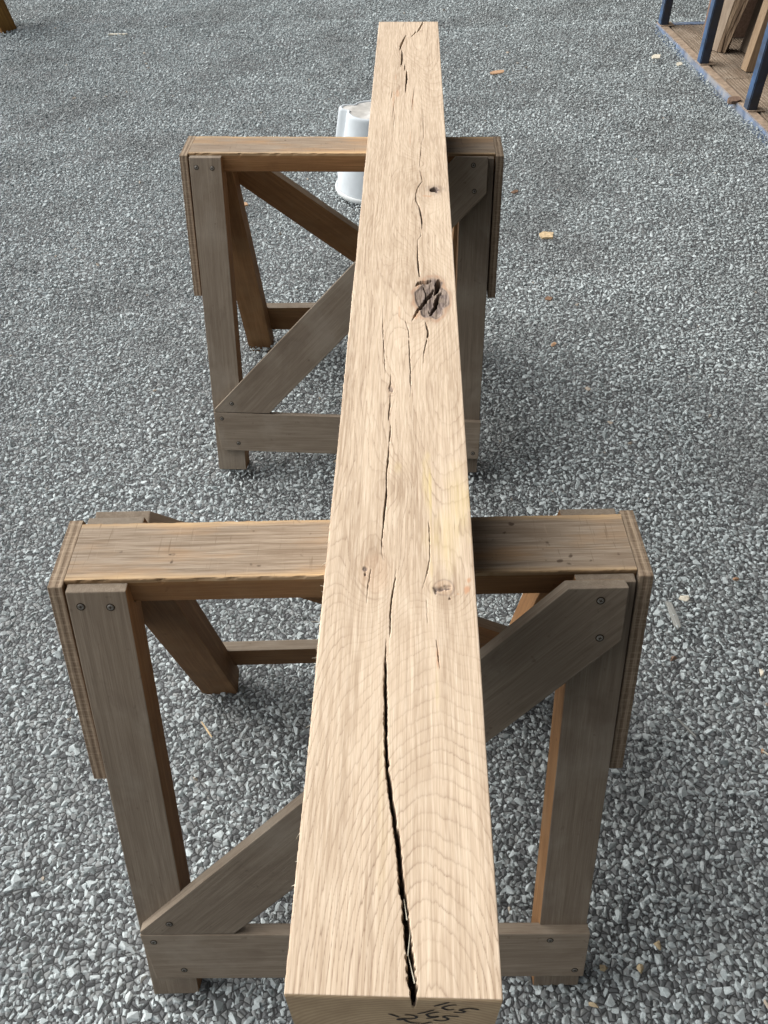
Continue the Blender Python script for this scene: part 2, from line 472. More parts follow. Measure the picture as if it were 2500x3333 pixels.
def gravel():
    shapes = stone_shapes(20)
    pc = bpy.data.collections.new("gravel_patches")
    for s in range(3):
        o = bpy.data.objects.new("gravel_patch", gravel_tile(31 + s, shapes)); pc.objects.link(o)
    pts, rot, pick = [], [], []
    rr = random.Random(3); last = {}
    for j in range(-2, 10):
        y = -0.12 + j * 0.997
        hw = 2.2 + 0.42 * max(0, y)
        m = int(math.ceil(hw / 0.997))
        for i in range(-m, m + 1):
            pts.append((i * 0.997 + 0.35, y, 0.0))
            c = (rr.randrange(3), rr.randrange(4))
            while c in (last.get((i - 1, j)), last.get((i, j - 1))): c = (rr.randrange(3), rr.randrange(4))
            last[(i, j)] = c
            pick.append(c[0]); rot.append((0, 0, c[1] * math.pi / 2))
    me = bpy.data.meshes.new("gravel"); me.from_pydata(pts, [], [])
    a = me.attributes.new("rot", 'FLOAT_VECTOR', 'POINT'); a.data.foreach_set("vector", np.array(rot, np.float32).ravel())
    a = me.attributes.new("pick", 'INT', 'POINT'); a.data.foreach_set("value", np.array(pick, np.int32))
    me.materials.append(M_GRAVEL)
    ob = link("gravel", me); ob.location.z = 0.006; tag(ob, "loose crushed grey stone gravel covering the whole yard floor", "gravel", None, "stuff")
    g = bpy.data.node_groups.new("scatter_gravel", 'GeometryNodeTree')
    g.interface.new_socket("Geometry", in_out='INPUT', socket_type='NodeSocketGeometry')
    g.interface.new_socket("Geometry", in_out='OUTPUT', socket_type='NodeSocketGeometry')
    gi = g.nodes.new("NodeGroupInput"); go = g.nodes.new("NodeGroupOutput")
    ci = g.nodes.new("GeometryNodeCollectionInfo"); ci.inputs["Collection"].default_value = pc
    ci.inputs["Separate Children"].default_value = True; ci.inputs["Reset Children"].default_value = True
    ip = g.nodes.new("GeometryNodeInstanceOnPoints"); ip.inputs["Pick Instance"].default_value = True
    na = g.nodes.new("GeometryNodeInputNamedAttribute"); na.data_type = 'FLOAT_VECTOR'; na.inputs[0].default_value = "rot"
    nb = g.nodes.new("GeometryNodeInputNamedAttribute"); nb.data_type = 'INT'; nb.inputs[0].default_value = "pick"
    L = g.links.new
    L(gi.outputs[0], ip.inputs["Points"]); L(ci.outputs[0], ip.inputs["Instance"])
    L(nb.outputs[0], ip.inputs["Instance Index"]); L(na.outputs[0], ip.inputs["Rotation"])
    L(ip.outputs[0], go.inputs[0])
    md = ob.modifiers.new("scatter", 'NODES'); md.node_group = g
gravel()

# ------------------------------------------------------------------ oak beam
CRACKS=[[(107.3,2130.2,1.46),(104.8,2107.6,3.25),(96.6,2063.9,3.2),(93.3,2046.9,0.71)],[(91.2,2058.3,1.07),(85.9,2035.6,2.11),(78.0,2010.6,0.52)],[(67.4,2030.1,0.88),
(63.2,2005.2,2.79),(57.5,1967.2,4.47),(55.2,1940.7,3.75),(53.5,1917.3,0.51)],[(58.8,1927.6,0.51),(59.1,1894.2,3.01),(59.1,1864.1,3.64),(58.9,1834.7,3.27),
(57.5,1810.7,0.65)],[(66.3,1829.8,0.49),(66.0,1805.9,2.27),(64.7,1782.4,0.64)],[(70.2,1784.7,1.28),(70.3,1759.3,3.18),(70.5,1732.1,3.77),(69.6,1705.5,2.8),(68.7,1679.5,2.16),
(68.1,1649.8,0.46)],[(41.3,1662.5,0.61),(39.9,1629.1,0.91),(37.6,1596.5,0.3)],[(47.1,1604.6,0.45),(45.6,1561.0,0.88),(44.1,1522.7,0.43)],[(49.4,1537.8,0.44),(47.6,1485.6,0.71),
(47.5,1453.3,0.28)],[(87.5,1688.1,0.46),(83.7,1616.7,1.05),(82.0,1553.2,0.44)],[(104.3,1564.9,0.44),(103.6,1482.1,0.85),(104.6,1432.3,0.55),(100.3,1398.1,0.55),(98.0,1352.0,0.93),
(95.7,1295.4,0.65)],[(61.3,2130.6,0.91),(60.7,2096.1,0.54)],[(96.4,1278.3,1.01),(100.4,1235.3,0.71),(93.3,1216.0,1.26),(89.0,1187.7,1.25),(89.6,1161.7,1.64),(94.3,1142.4,1.9),
(96.9,1119.1,2.41),(98.5,1093.5,2.11),(98.6,1065.8,0.65)],[(95.3,1071.3,0.52),(96.5,1044.3,0.77),(91.3,1028.4,0.64),(91.3,1005.2,1.13),(91.5,972.7,1.6),(92.3,948.5,2.19),
(94.0,922.6,1.44)],[(75.0,805.7,0.67),(79.1,782.0,0.99),(79.7,768.4,1.09)],[(101.3,806.0,0.89),(103.4,792.1,1.99),(104.9,780.3,1.98),(103.7,768.7,1.75)],[(109.3,816.2,0.79),
(109.1,806.1,0.34)],[(43.8,844.6,0.34),(44.4,801.4,0.67),(45.8,768.0,0.98)],[(46.4,762.3,0.97),(47.7,733.3,0.95),(49.6,705.3,0.7),(50.6,689.7,0.23)],[(79.7,760.6,0.97),
(80.4,725.5,1.42),(81.7,699.8,1.39),(81.5,676.8,1.14),(82.3,660.0,0.56),(81.3,641.7,0.22)],[(103.2,763.0,1.21),(98.8,735.9,0.95),(98.2,711.8,0.35)],[(57.5,686.9,0.46),
(57.3,668.9,1.14),(55.3,657.8,0.9)],[(57.8,646.8,0.67),(57.4,627.2,1.55),(56.4,604.6,1.3),(56.6,597.8,0.43)],[(59.4,589.4,0.43),(58.5,571.3,1.48),(58.2,556.8,0.52),
(57.6,536.4,1.45),(56.7,519.6,1.63),(56.0,506.2,1.21),(56.5,487.3,1.39),(56.9,475.9,1.58),(55.8,455.2,1.55),(54.8,433.7,1.52)],[(54.8,433.6,1.37),(53.7,408.9,1.01),
(54.2,391.0,0.44),(55.8,383.7,0.22)],[(44.2,369.2,0.65),(42.0,351.1,0.96),(41.8,329.5,0.31)],[(69.1,371.1,0.22),(67.7,357.0,0.96),(65.4,337.9,1.47),(64.2,319.5,1.45),
(64.3,300.4,1.32),(64.1,290.5,0.4)],[(60.8,287.9,0.3),(60.9,269.9,1.19),(61.1,252.5,1.95),(61.5,235.6,2.49),(62.0,218.3,2.26)],[(101.3,434.4,0.68),(102.0,403.7,0.89),
(101.8,386.0,0.88),(98.8,365.9,0.86),(94.4,347.9,0.32)],[(98.0,333.2,0.31),(98.7,307.3,0.41)],[(106.3,287.6,0.6),(107.7,270.8,0.89),(108.9,258.0,0.49)],[(62.2,218.3,2.51),
(62.8,204.3,2.97),(62.7,196.1,2.45),(64.0,177.4,2.65),(64.7,161.9,2.61),(66.6,151.9,2.81),(67.8,139.6,3.01),(70.3,125.4,3.41),(71.7,113.8,3.15),(74.3,102.6,3.55),(75.9,88.4,3.49),
(76.3,78.7,3.67)],[(75.5,89.8,3.25),(77.4,72.9,4.1),(79.8,56.7,3.8),(81.6,41.0,4.39),(83.3,26.0,5.38),(84.4,16.2,5.96),(85.4,6.7,5.68),(86.0,-1.7,4.78)],[(88.0,896.3,1.18),
(93.3,904.2,5.93),(99.9,905.4,8.31),(109.4,910.1,3.57)],[(122.0,912.5,4.76),(119.3,897.7,7.67),(117.2,882.1,5.85),(114.8,875.5,2.33)],[(82.9,805.8,0.34),(89.0,826.3,3.17),
(95.9,843.0,4.57),(103.0,858.0,4.84),(110.2,877.6,4.67),(113.8,888.7,2.35)],[(101.8,855.8,1.61),(103.1,875.3,1.87),(99.2,893.0,1.65)],[(107.7,821.3,1.8),(113.0,836.9,4.55),
(117.9,856.0,5.99),(119.9,871.1,4.65),(124.2,880.0,1.87)],[(107.2,828.5,2.04),(105.6,835.8,0.91)]]
STROKES=[[(99.9,-19.4),(104.6,-14.5),(109.8,-8.4)],[(115.1,-14.3),(109.9,-16.0),(105.2,-22.6),(107.9,-26.5),(110.5,-28.3),(114.0,-25.9)],[(130.9,-25.0),(127.2,-23.3),
(124.0,-21.6),(117.4,-27.0),(118.6,-28.4),(122.1,-30.7),(120.0,-33.7),(116.4,-33.7),(113.8,-32.6)],[(89.1,-39.8),(94.8,-35.0),(100.4,-28.1)],[(103.8,-33.6),(99.9,-35.7),
(95.2,-40.5),(96.4,-44.1),(97.7,-47.7),(100.2,-46.5),(104.2,-44.8)],[(95.5,-52.3),(100.9,-48.6),(104.2,-46.1)],[(118.4,-44.0),(113.2,-43.9),(109.2,-43.0),(106.8,-45.8),
(110.1,-49.2),(111.3,-52.0),(109.2,-56.0),(104.6,-57.6),(100.5,-54.7)],[(68.8,-41.4),(72.2,-45.0),(76.2,-49.8)],[(80.2,-43.5),(84.7,-43.1),(88.8,-47.0),(88.6,-51.5),(83.7,-54.2),
(77.9,-53.2),(74.8,-56.7),(77.4,-58.2),(79.7,-54.6),(82.1,-62.2),(86.2,-65.2),(89.7,-65.3)],[(92.1,-67.6),(95.6,-64.9),(99.8,-60.4)]]
def oak_beam():
    Lm, Wm, Hm = 2133.4, 145.0, 145.0
    ys = [0.0]
    while ys[-1] < Lm: ys.append(ys[-1] + 0.85 + 0.95 * ys[-1] / 1000)
    ys[-1] = Lm; ys = np.array(ys); NX = 300
    xs = np.linspace(0, Wm, NX)
    Y, X = np.meshgrid(ys, xs, indexing='ij')                # rows along the beam
    # ---- growth rings cut by the saw
    dk = [(0, 16), (120, 50), (300, 106), (430, 134), (560, 124), (720, 104), (900, 88), (1100, 78), (1300, 92), (1480, 104), (1650, 88), (1820, 66), (2000, 54), (2140, 44)]
    d = np.interp(Y, [a for a, b in dk], [b for a, b in dk])
    w = np.ones(45); w /= w.sum()
    dcol = np.interp(ys, [a for a, b in dk], [b for a, b in dk])
    dcol = np.convolve(np.pad(dcol, 22, mode='edge'), w, mode='valid'); d = dcol[:, None] + 0 * X
    d = d + (vn(X / 60, Y / 190, 3) - .5) * 22 + (vn(X / 22, Y / 90, 4) - .5) * 4
    x0 = np.interp(ys, [0, 300, 480, 700, 1000, 1300, 1600, 2140], [104, 108, 122, 150, 158, 148, 120, 96])[:, None]
    x0 = x0 + (vn(Y / 160, 0 * Y, 9) - .5) * 16
    r = np.sqrt((X - x0) ** 2 + d ** 2)
    phi = r / 3.9 + 1.6 * (vn(r / 17, Y / 900, 19) - .5)
    for kx, ky, rx, ry, A in [(120.8, 1203, 22, 60, 8.0), (109.4, 864, 46, 120, 14.0), (57.9, 658, 14, 40, 3.2), (48, 368, 27, 55, 9.0),
                              (116, 348, 23, 38, 7.0), (64, 487, 20, 34, 4.5), (60, 1700, 30, 60, 5.0), (30, 1130, 24, 50, 3.5), (95, 1310, 34, 55, 8.0), (72, 940, 22, 50, 5.0), (100, 1050, 30, 40, 4.0), (25, 1360, 22, 45, 3.0)]:
        q = ((X - kx) / rx) ** 2 + ((Y - ky) / ry) ** 2
        phi = phi + A * np.exp(-q * 0.9)
    jag = (vn(X / 1.3, Y / 34, 21) - .5) * 0.36 + (vn(X / 3.4, Y / 70, 22) - .5) * 0.30
    gy = np.abs(np.gradient(phi, axis=0)) / np.gradient(ys)[:, None]; gx = np.abs(np.gradient(phi, axis=1)) / (xs[1] - xs[0])
    jag = jag * (0.28 + 0.72 * gx / (gx + 2.5 * gy + 1e-6))
    fr = (phi + jag) % 1.0
    line = (np.exp(-fr / 0.075) * 0.95 + np.exp(-(1 - fr) / 0.035) * 0.6) * (0.32 + 0.90 * gx / (gx + 1.5 * gy + 1e-6))
    ring_id = np.floor(phi + jag)
    line *= (0.30 + 0.85 * _h(ring_id, 0 * ring_id, 77)) * (0.40 + 0.9 * vn(X / 9, Y / 80, 30)) * np.interp(Y, [0, 350, 900, 2140], [1.45, 1.15, 1.05, 0.9])
    fibre = 0.6 * vn(X / 0.95, Y / 60, 41) + 0.4 * vn(X / 1.9, Y / 160, 46)
    tone = 0.60 + 0.08 * (fr - .5) + 0.40 * (vn(X / 4, Y / 220, 42) - .5) + 0.45 * (vn(X / 30, Y / 140, 43) - .5) + 1.1 * (fibre - .5)
    h = -0.035 * np.exp(-fr / 0.09) + 0.06 * (fibre - .5) + 0.06 * (vn(X / 14, Y / 40, 44) - .5)
    # saw chatter across the beam
    h += 0.02 * np.sin(Y / 1.9 + 3 * vn(X / 30, Y / 60, 45))
    knot = np.zeros_like(X); stain = np.zeros_like(X); rust = np.zeros_like(X); crack = np.zeros_like(X)
    def ell(kx, ky, rx, ry, wob=0.25, seed=50, sc=9.0):
        return np.sqrt(((X - kx) / rx) ** 2 + ((Y - ky) / ry) ** 2) + wob * (vn(X / sc, Y / (sc * 1.6), seed) - .5) * 2
    # big rotten knot
    q = ell(110, 864, 22, 49, 0.14)
    inn = 1 - sst(0.90, 1.02, q)
    knot = np.maximum(knot, 0.97 * np.exp(-((q - 0.97) / 0.09) ** 2))
    knot = np.maximum(knot, (0.80 + 0.20 * sst(.4, .7, vn(X / 5, Y / 10, 63))) * inn)
    knot = np.maximum(knot, 0.34 * (1 - sst(0.95, 1.5, q)))
    h -= inn * (0.5 + 0.9 * sst(.42, .6, vn(X / 8, Y / 16, 61)) + 0.5 * vn(X / 2.2, Y / 5, 62))
    rust = np.maximum(rust, 0.45 * np.exp(-((q - 1.14) / 0.10) ** 2) * (0.3 + 0.9 * vn(X / 5, Y / 9, 65)))
    # small rotten knot hole
    q = ell(120.8, 1203.5, 11.0, 13.0, 0.34, 51, 5)
    h -= 11 * (1 - sst(0.45, 0.85, q)); knot = np.maximum(knot, 0.95 * (1 - sst(0.7, 1.0, q))); knot = np.maximum(knot, 0.30 * (1 - sst(0.9, 1.9, q)))
    q = ell(109, 1180, 9, 4, 0.4, 52, 4); rust = np.maximum(rust, 0.35 * (1 - sst(0.5, 1.1, q)))
    for kx, ky, rx, ry, a, dep in [(58.5, 657, 3.2, 6, 0.65, 1.0), (38.8, 370.5, 2.6, 3.2, 0.85, 1.2), (38.8, 363.5, 1.1, 1.4, 0.95, 2), (120, 335.3, 1.3, 1.2, 1.0, 3),
                                   (113, 347.6, 8.5, 1.6, 0.8, 2.0), (111, 345.5, 5.5, 0.9, 0.95, 3.0), (118, 350.5, 4.5, 0.9, 0.95, 3.0), (107, 343, 1.5, 3.0, 0.7, 1.5)]:
        q = ell(kx, ky, rx, ry, 0.3, 53, 2.5); m_ = 1 - sst(0.6, 1.15, q)
        knot = np.maximum(knot, a * m_); h -= dep * m_
    for kx, ky, rx, ry, a in [(136.7, 345.9, 3.6, 5, 0.6), (138.8, 358.3, 2.2, 3.6, 0.5), (128, 341, 2, 1.4, .5), (107, 270, 1.2, 14, .45), (44.5, 1615, 2.0, 46, .30), (52.5, 1648, 4.5, 22, .30), (83, 1600, 1.6, 50, .3), (47, 1745, 1.2, 18, .4), (66, 828, 1.3, 26, .35), (79, 1420, 1, 40, .25), (88, 817, 5, 8, .4)]:
        q = ell(kx, ky, rx, ry, 0.35, 54, 3); rust = np.maximum(rust, a * (1 - sst(0.4, 1.2, q)))
    for kx, ky, rx, ry, a in [(103.2, 470, 2.6, 75, .75), (99.5, 492, 5.5, 60, .50), (134, 470, 15, 55, .42), (69, 516.8, 5, 13, .42), (119, 415, 24, 50, .36), (103, 370, 2.0, 30, .45), (60.5, 150, 2.5, 60, .18), (106, 240, 2, 28, .3), (63, 100, 5, 60, .12)]:
        q = ell(kx, ky, rx, ry, 0.30, 55, 8); stain = np.maximum(stain, a * (1 - sst(0.2, 1.2, q)) * (0.55 + 0.9 * vn(X / 1.6, Y / 30, 56)))
    # brown oval knots with ring edges
    for kx, ky, rx, ry, sd in [(49, 366, 15, 24, 57), (115, 348.5, 10, 9, 58), (58.5, 658, 5, 10, 59)]:
        q = ell(kx, ky, rx, ry, 0.10, sd, 6)
        rust = np.maximum(rust, 0.09 * (1 - sst(0.7, 1.3, q)))
        q = q + 0.25 * (vn(X / 11, Y / 19, sd + 8) - .5)
        for e in (0.55, 1.02, 1.42):
            line = np.maximum(line, 0.55 * np.exp(-((q - e) / 0.06) ** 2) * sst(.35, .75, vn(X / 9, Y / 14, sd + 3)))
    q = ell(114.6, 348.3, 10.5, 9.5, 0.16, 60, 5)
    knot = np.maximum(knot, 0.55 * np.exp(-((q - 1.0) / 0.10) ** 2) * (0.3 + 0.9 * vn(X / 4, Y / 4, 64)))
    # reddish brown heart patches
    tone -= 0.35 * (1 - sst(0.3, 1.2, ell(46, 385, 24, 40, 0.2))) + 0.35 * (1 - sst(0.3, 1.2, ell(118, 350, 22, 30, 0.2))) + 0.35 * (1 - sst(0.4, 1.3, ell(70, 488, 18, 30, .2))) + 0.3 * (1 - sst(0.3, 1.3, ell(115, 1235, 40, 70, .2))) + 0.25 * (1 - sst(.3, 1.2, ell(85, 900, 36, 80, .2)))
    # drying checks
    for pl in CRACKS:
        for (ax, ay, aw), (bx, by, bw) in zip(pl[:-1], pl[1:]):
            pad = max(aw, bw) + 2
            y0, y1 = min(ay, by) - pad, max(ay, by) + pad
            i0, i1 = np.searchsorted(ys, y0), np.searchsorted(ys, y1)
            if i1 <= i0: continue
            j0, j1 = np.searchsorted(xs, min(ax, bx) - pad), np.searchsorted(xs, max(ax, bx) + pad)
            if j1 <= j0: continue
            xx, yy = X[i0:i1, j0:j1], Y[i0:i1, j0:j1]
            ex, ey = bx - ax, by - ay; l2 = ex * ex + ey * ey + 1e-9
            t = np.clip(((xx - ax) * ex + (yy - ay) * ey) / l2, 0, 1)
            wob = (vn(yy / 7, 0 * yy + 3.3, 71) - .5) * 1.1 + (vn(yy / 1.9, 0 * yy + 8.1, 72) - .5) * 0.9
            dist = np.hypot(xx - ax - t * ex + wob * (0.5 if max(aw, bw) < 2.5 else 0.8), yy - ay - t * ey)
            hw = (aw + (bw - aw) * t) * 0.5
            hw = np.where(hw < 0.75, hw * 0.62, hw * 0.95)
            hw = np.maximum(hw * (0.62 + 0.75 * vn(yy / 2.2, xx / 3, 73)), 0.12)
            dep = np.clip(3.5 + 11 * (hw - 0.2), 2.0, 46)
            prof = 1 - sst(np.maximum(hw - 0.55, 0.0), hw + 0.42, dist)
            weak = sst(0.14, 0.42, hw)
            h[i0:i1, j0:j1] = np.minimum(h[i0:i1, j0:j1], -dep * prof * (0.25 + 0.75 * weak))
            crack[i0:i1, j0:j1] = np.maximum(crack[i0:i1, j0:j1], prof * (0.35 + 0.5 * weak))
    # ragged sawn arrises
    hx = np.zeros_like(X)
    le = np.exp(-X / 1.4); re_ = np.exp(-(Wm - X) / 1.4)
    rag = (vn(Y / 40, 0 * Y + 1.5, 81) - .5) * 0.8 + (vn(Y / 2.6, 0 * Y + 4.5, 82) - .5) * 0.55 - 0.8 * sst(.80, .95, vn(Y / 9, 0 * Y + 9.5, 85))
    hx += le * (rag - 0.3) ; hx += re_ * ((vn(Y / 60, 0 * Y + 7.5, 83) - .5) * 0.6)
    h -= 0.7 * np.exp(-X / 0.5) * vn(Y / 4, 0 * Y + 2.2, 84) + 0.5 * np.exp(-(Wm - X) / 0.5)
    yfix = np.zeros_like(Y)
    P = np.stack([X + hx, Y + yfix, h], -1).reshape(-1, 3)
    NR = len(ys)
    ia = (np.arange(NR - 1)[:, None] * NX + np.arange(NX - 1)[None, :]).ravel()
    F = np.stack([ia, ia + 1, ia + NX + 1, ia + NX], 1)
    ntop = len(F)
    # skirt: near end, far end, sides, bottom
    V = [P]; off = len(P); FF = [F]; NZ = 16
    def skirt(edge_idx, inward):
        nonlocal off
        e = P[edge_idx]; n = len(edge_idx); rows = [edge_idx]
        for kz in range(1, NZ + 1):
            t = kz / NZ
            q = e.copy(); q[:, 2] = e[:, 2] * (1 - t) - Hm * t; V.append(q); rows.append(np.arange(off, off + n)); off += n
        for a, b in zip(rows[:-1], rows[1:]):
            f = np.stack([a[:-1], b[:-1], b[1:], a[1:]], 1)
            FF.append(f if inward else f[:, ::-1])
        return rows[-1]
    b0 = skirt(np.arange(NX), True)
    n_end0 = sum(len(f) for f in FF)
    b1 = skirt((NR - 1) * NX + np.arange(NX), False)
    n_end1 = sum(len(f) for f in FF)
    skirt(np.arange(NR) * NX, False)
    skirt(np.arange(NR) * NX + NX - 1, True)
    FF.append(np.array([[b0[0], b1[0], b1[-1], b0[-1]]]))
    V = np.concatenate(V) / 1000.0; F = np.concatenate(FF)
    me = mesh_np("oak_beam", V, F)
    npad = len(V) - len(P)
    for nm, a in (("grain", np.clip(line, 0, 1)), ("tone", np.clip(tone, 0, 1)), ("knot", np.clip(knot, 0, 1)), ("stain", np.clip(stain, 0, 1)), ("rust", np.clip(rust, 0, 1)), ("crack", np.clip(crack, 0, 1))):
        attr(me, nm, np.concatenate([a.ravel(), np.full(npad, 0.4 if nm == "tone" else 0.0)]))
    me.materials.append(M_BEAM); me.materials.append(M_END)
    mi = np.zeros(len(F), np.int32); mi[ntop:n_end1] = 1
    me.polygons.foreach_set("material_index", mi)
    root = empty("oak_beam", (0, 0, GZ))
    tag(root, "long pale square oak beam with cracks and knots resting across two sawhorses", "beam")
    link("timber", me, root)
    # carpenter's marks on the near end
    bm = bmesh.new()
    for st in STROKES:
        pts = [Vector((x, 0, z)) for x, z in st]
        dense = []
        for a, b in zip(pts[:-1], pts[1:]):
            for t in (0, .25, .5, .75): dense.append(a.lerp(b, t))
        dense.append(pts[-1])
        for _ in range(2):
            dense = [dense[0]] + [(dense[i - 1] + dense[i] * 2 + dense[i + 1]) / 4 for i in range(1, len(dense) - 1)] + [dense[-1]]
        prev = None
        for i, p in enumerate(dense):
            tg = dense[min(i + 1, len(dense) - 1)] - dense[max(i - 1, 0)]
            nn = Vector((-tg.z, 0, tg.x)).normalized() * (1.05 if 0 < i < len(dense) - 1 else 0.6)
            a = bm.verts.new((p + nn + Vector((0, -0.35, 0))) / 1000); b = bm.verts.new((p - nn + Vector((0, -0.35, 0))) / 1000)
            if prev: bm.faces.new((prev[0], prev[1], b, a))
            prev = (a, b)
    # decimal point
    c = [bm.verts.new((0.0905 + 0.0011 * math.cos(k), -0.00035, -0.0655 + 0.0011 * math.sin(k))) for k in np.linspace(0, 2 * math.pi, 9)[:-1]]
    bm.faces.new(c)
    bmesh.ops.recalc_face_normals(bm, faces=bm.faces)
    mm = bpy.data.meshes.new("marker_writing"); bm.to_mesh(mm); bm.free()
    tag(link("marker_writing", mm, root, [M_MARK]), "handwritten black figures 145 145 2.1 on the beam end")
    # torn fibres hanging off the left arris
    bm = bmesh.new(); rr = random.Random(5)
    for k in range(70):
        y = rr.choice([rr.uniform(0, 700), rr.uniform(200, 480), rr.uniform(0, 2100)]); L_ = rr.uniform(1.5, 6.0) * (1.0 if k % 9 else 2.2)
        a = Vector((rr.uniform(-0.4, 0.3), y, rr.uniform(-1.5, -0.2))); dv = Vector((-rr.uniform(.15, .9), rr.uniform(-1, 1) * 1.2, rr.uniform(-.5, .6))).normalized() * L_
        s = rr.uniform(.15, .38); bend = Vector((0, 0, -rr.uniform(0, .25) * L_))
        pa = [a, a + dv * .5, a + dv + bend]
        ring = [[bm.verts.new((q + Vector((0, s * (1 - .45 * i), 0))) / 1000), bm.verts.new((q + Vector((0, -s * (1 - .45 * i), s * .6))) / 1000), bm.verts.new((q + Vector((s * .4, 0, -s))) / 1000)] for i, q in enumerate(pa)]
        for r0, r1 in zip(ring[:-1], ring[1:]):
            for i in range(3): bm.faces.new((r0[i], r0[(i + 1) % 3], r1[(i + 1) % 3], r1[i]))
    mm = bpy.data.meshes.new("torn_fibres"); bm.to_mesh(mm); bm.free()
    tag(link("torn_fibres", mm, root, [M_CHIPW]), None, None, None, "stuff")
    # pale splinters standing in the widest check
    for k, (x, y, z, L_, rz) in enumerate([(84.2, 18, -3.5, 19, 0.25), (82.6, 34, -3, 17, -0.1), (80.0, 56, -3, 15, 0.16)]):
        m2 = prism([(-L_ / 2000, -.0003), (L_ / 2000, -.00012), (L_ / 2000, .00012), (-L_ / 2000, .0004)], 0.0007, 0)
        o = link("splinter", m2, root, [M_CHIPW]); o.location = (x / 1000, y / 1000, z / 1000); o.rotation_euler = (0.2, 0.12, math.pi / 2 + rz)
oak_beam()

# ------------------------------------------------------------------ sawhorses
YT, YB, ZT = 0.060, 0.302, 0.728                 # leg face offsets at the top and at the ground, rail height
def leg_y(z): return -YB + (YB - YT) * z / ZT
SL = Vector((0, YB - YT, ZT)).normalized()       # up the slope of the front legs
NO = Vector((0, -SL.z, SL.y))                    # outward from the front legs

def board(name, parent, me, mat, mats, fn):
    slot_faces(me, mat, fn)
    o = link(name, me, parent, mats); o.matrix_local = mat
    return o

def screw_mesh():
    bm = bmesh.new()
    def disc(r, z, mi, n=18, inner=0.0, zi=0.0):
        o = [bm.verts.new((r * math.cos(2 * math.pi * i / n), r * math.sin(2 * math.pi * i / n), z)) for i in range(n)]
        if inner:
            q = [bm.verts.new((inner * math.cos(2 * math.pi * i / n), inner * math.sin(2 * math.pi * i / n), zi)) for i in range(n)]
            for i in range(n): bm.faces.new((o[i], o[(i + 1) % n], q[(i + 1) % n], q[i])).material_index = mi
        else: bm.faces.new(o).material_index = mi
    disc(0.0053, 0.0003, 1)
    disc(0.0040, 0.0006, 0, inner=0.0030, zi=0.0011)
    disc(0.0030, 0.0011, 0)
    for a in (0.5, 0.5 + math.pi / 2):
        c, s = math.cos(a), math.sin(a); l, w = 0.0021, 0.0005
        v = [bm.verts.new((c * x - s * y, s * x + c * y, 0.0013)) for x, y in ((-l, -w), (l, -w), (l, w), (-l, w))]
        bm.faces.new(v).material_index = 1
    me = bpy.data.meshes.new("screw"); bm.to_mesh(me); bm.free()
    me.materials.append(M_SCREW); me.materials.append(M_HOLE)
    return me
SCREW = screw_mesh()

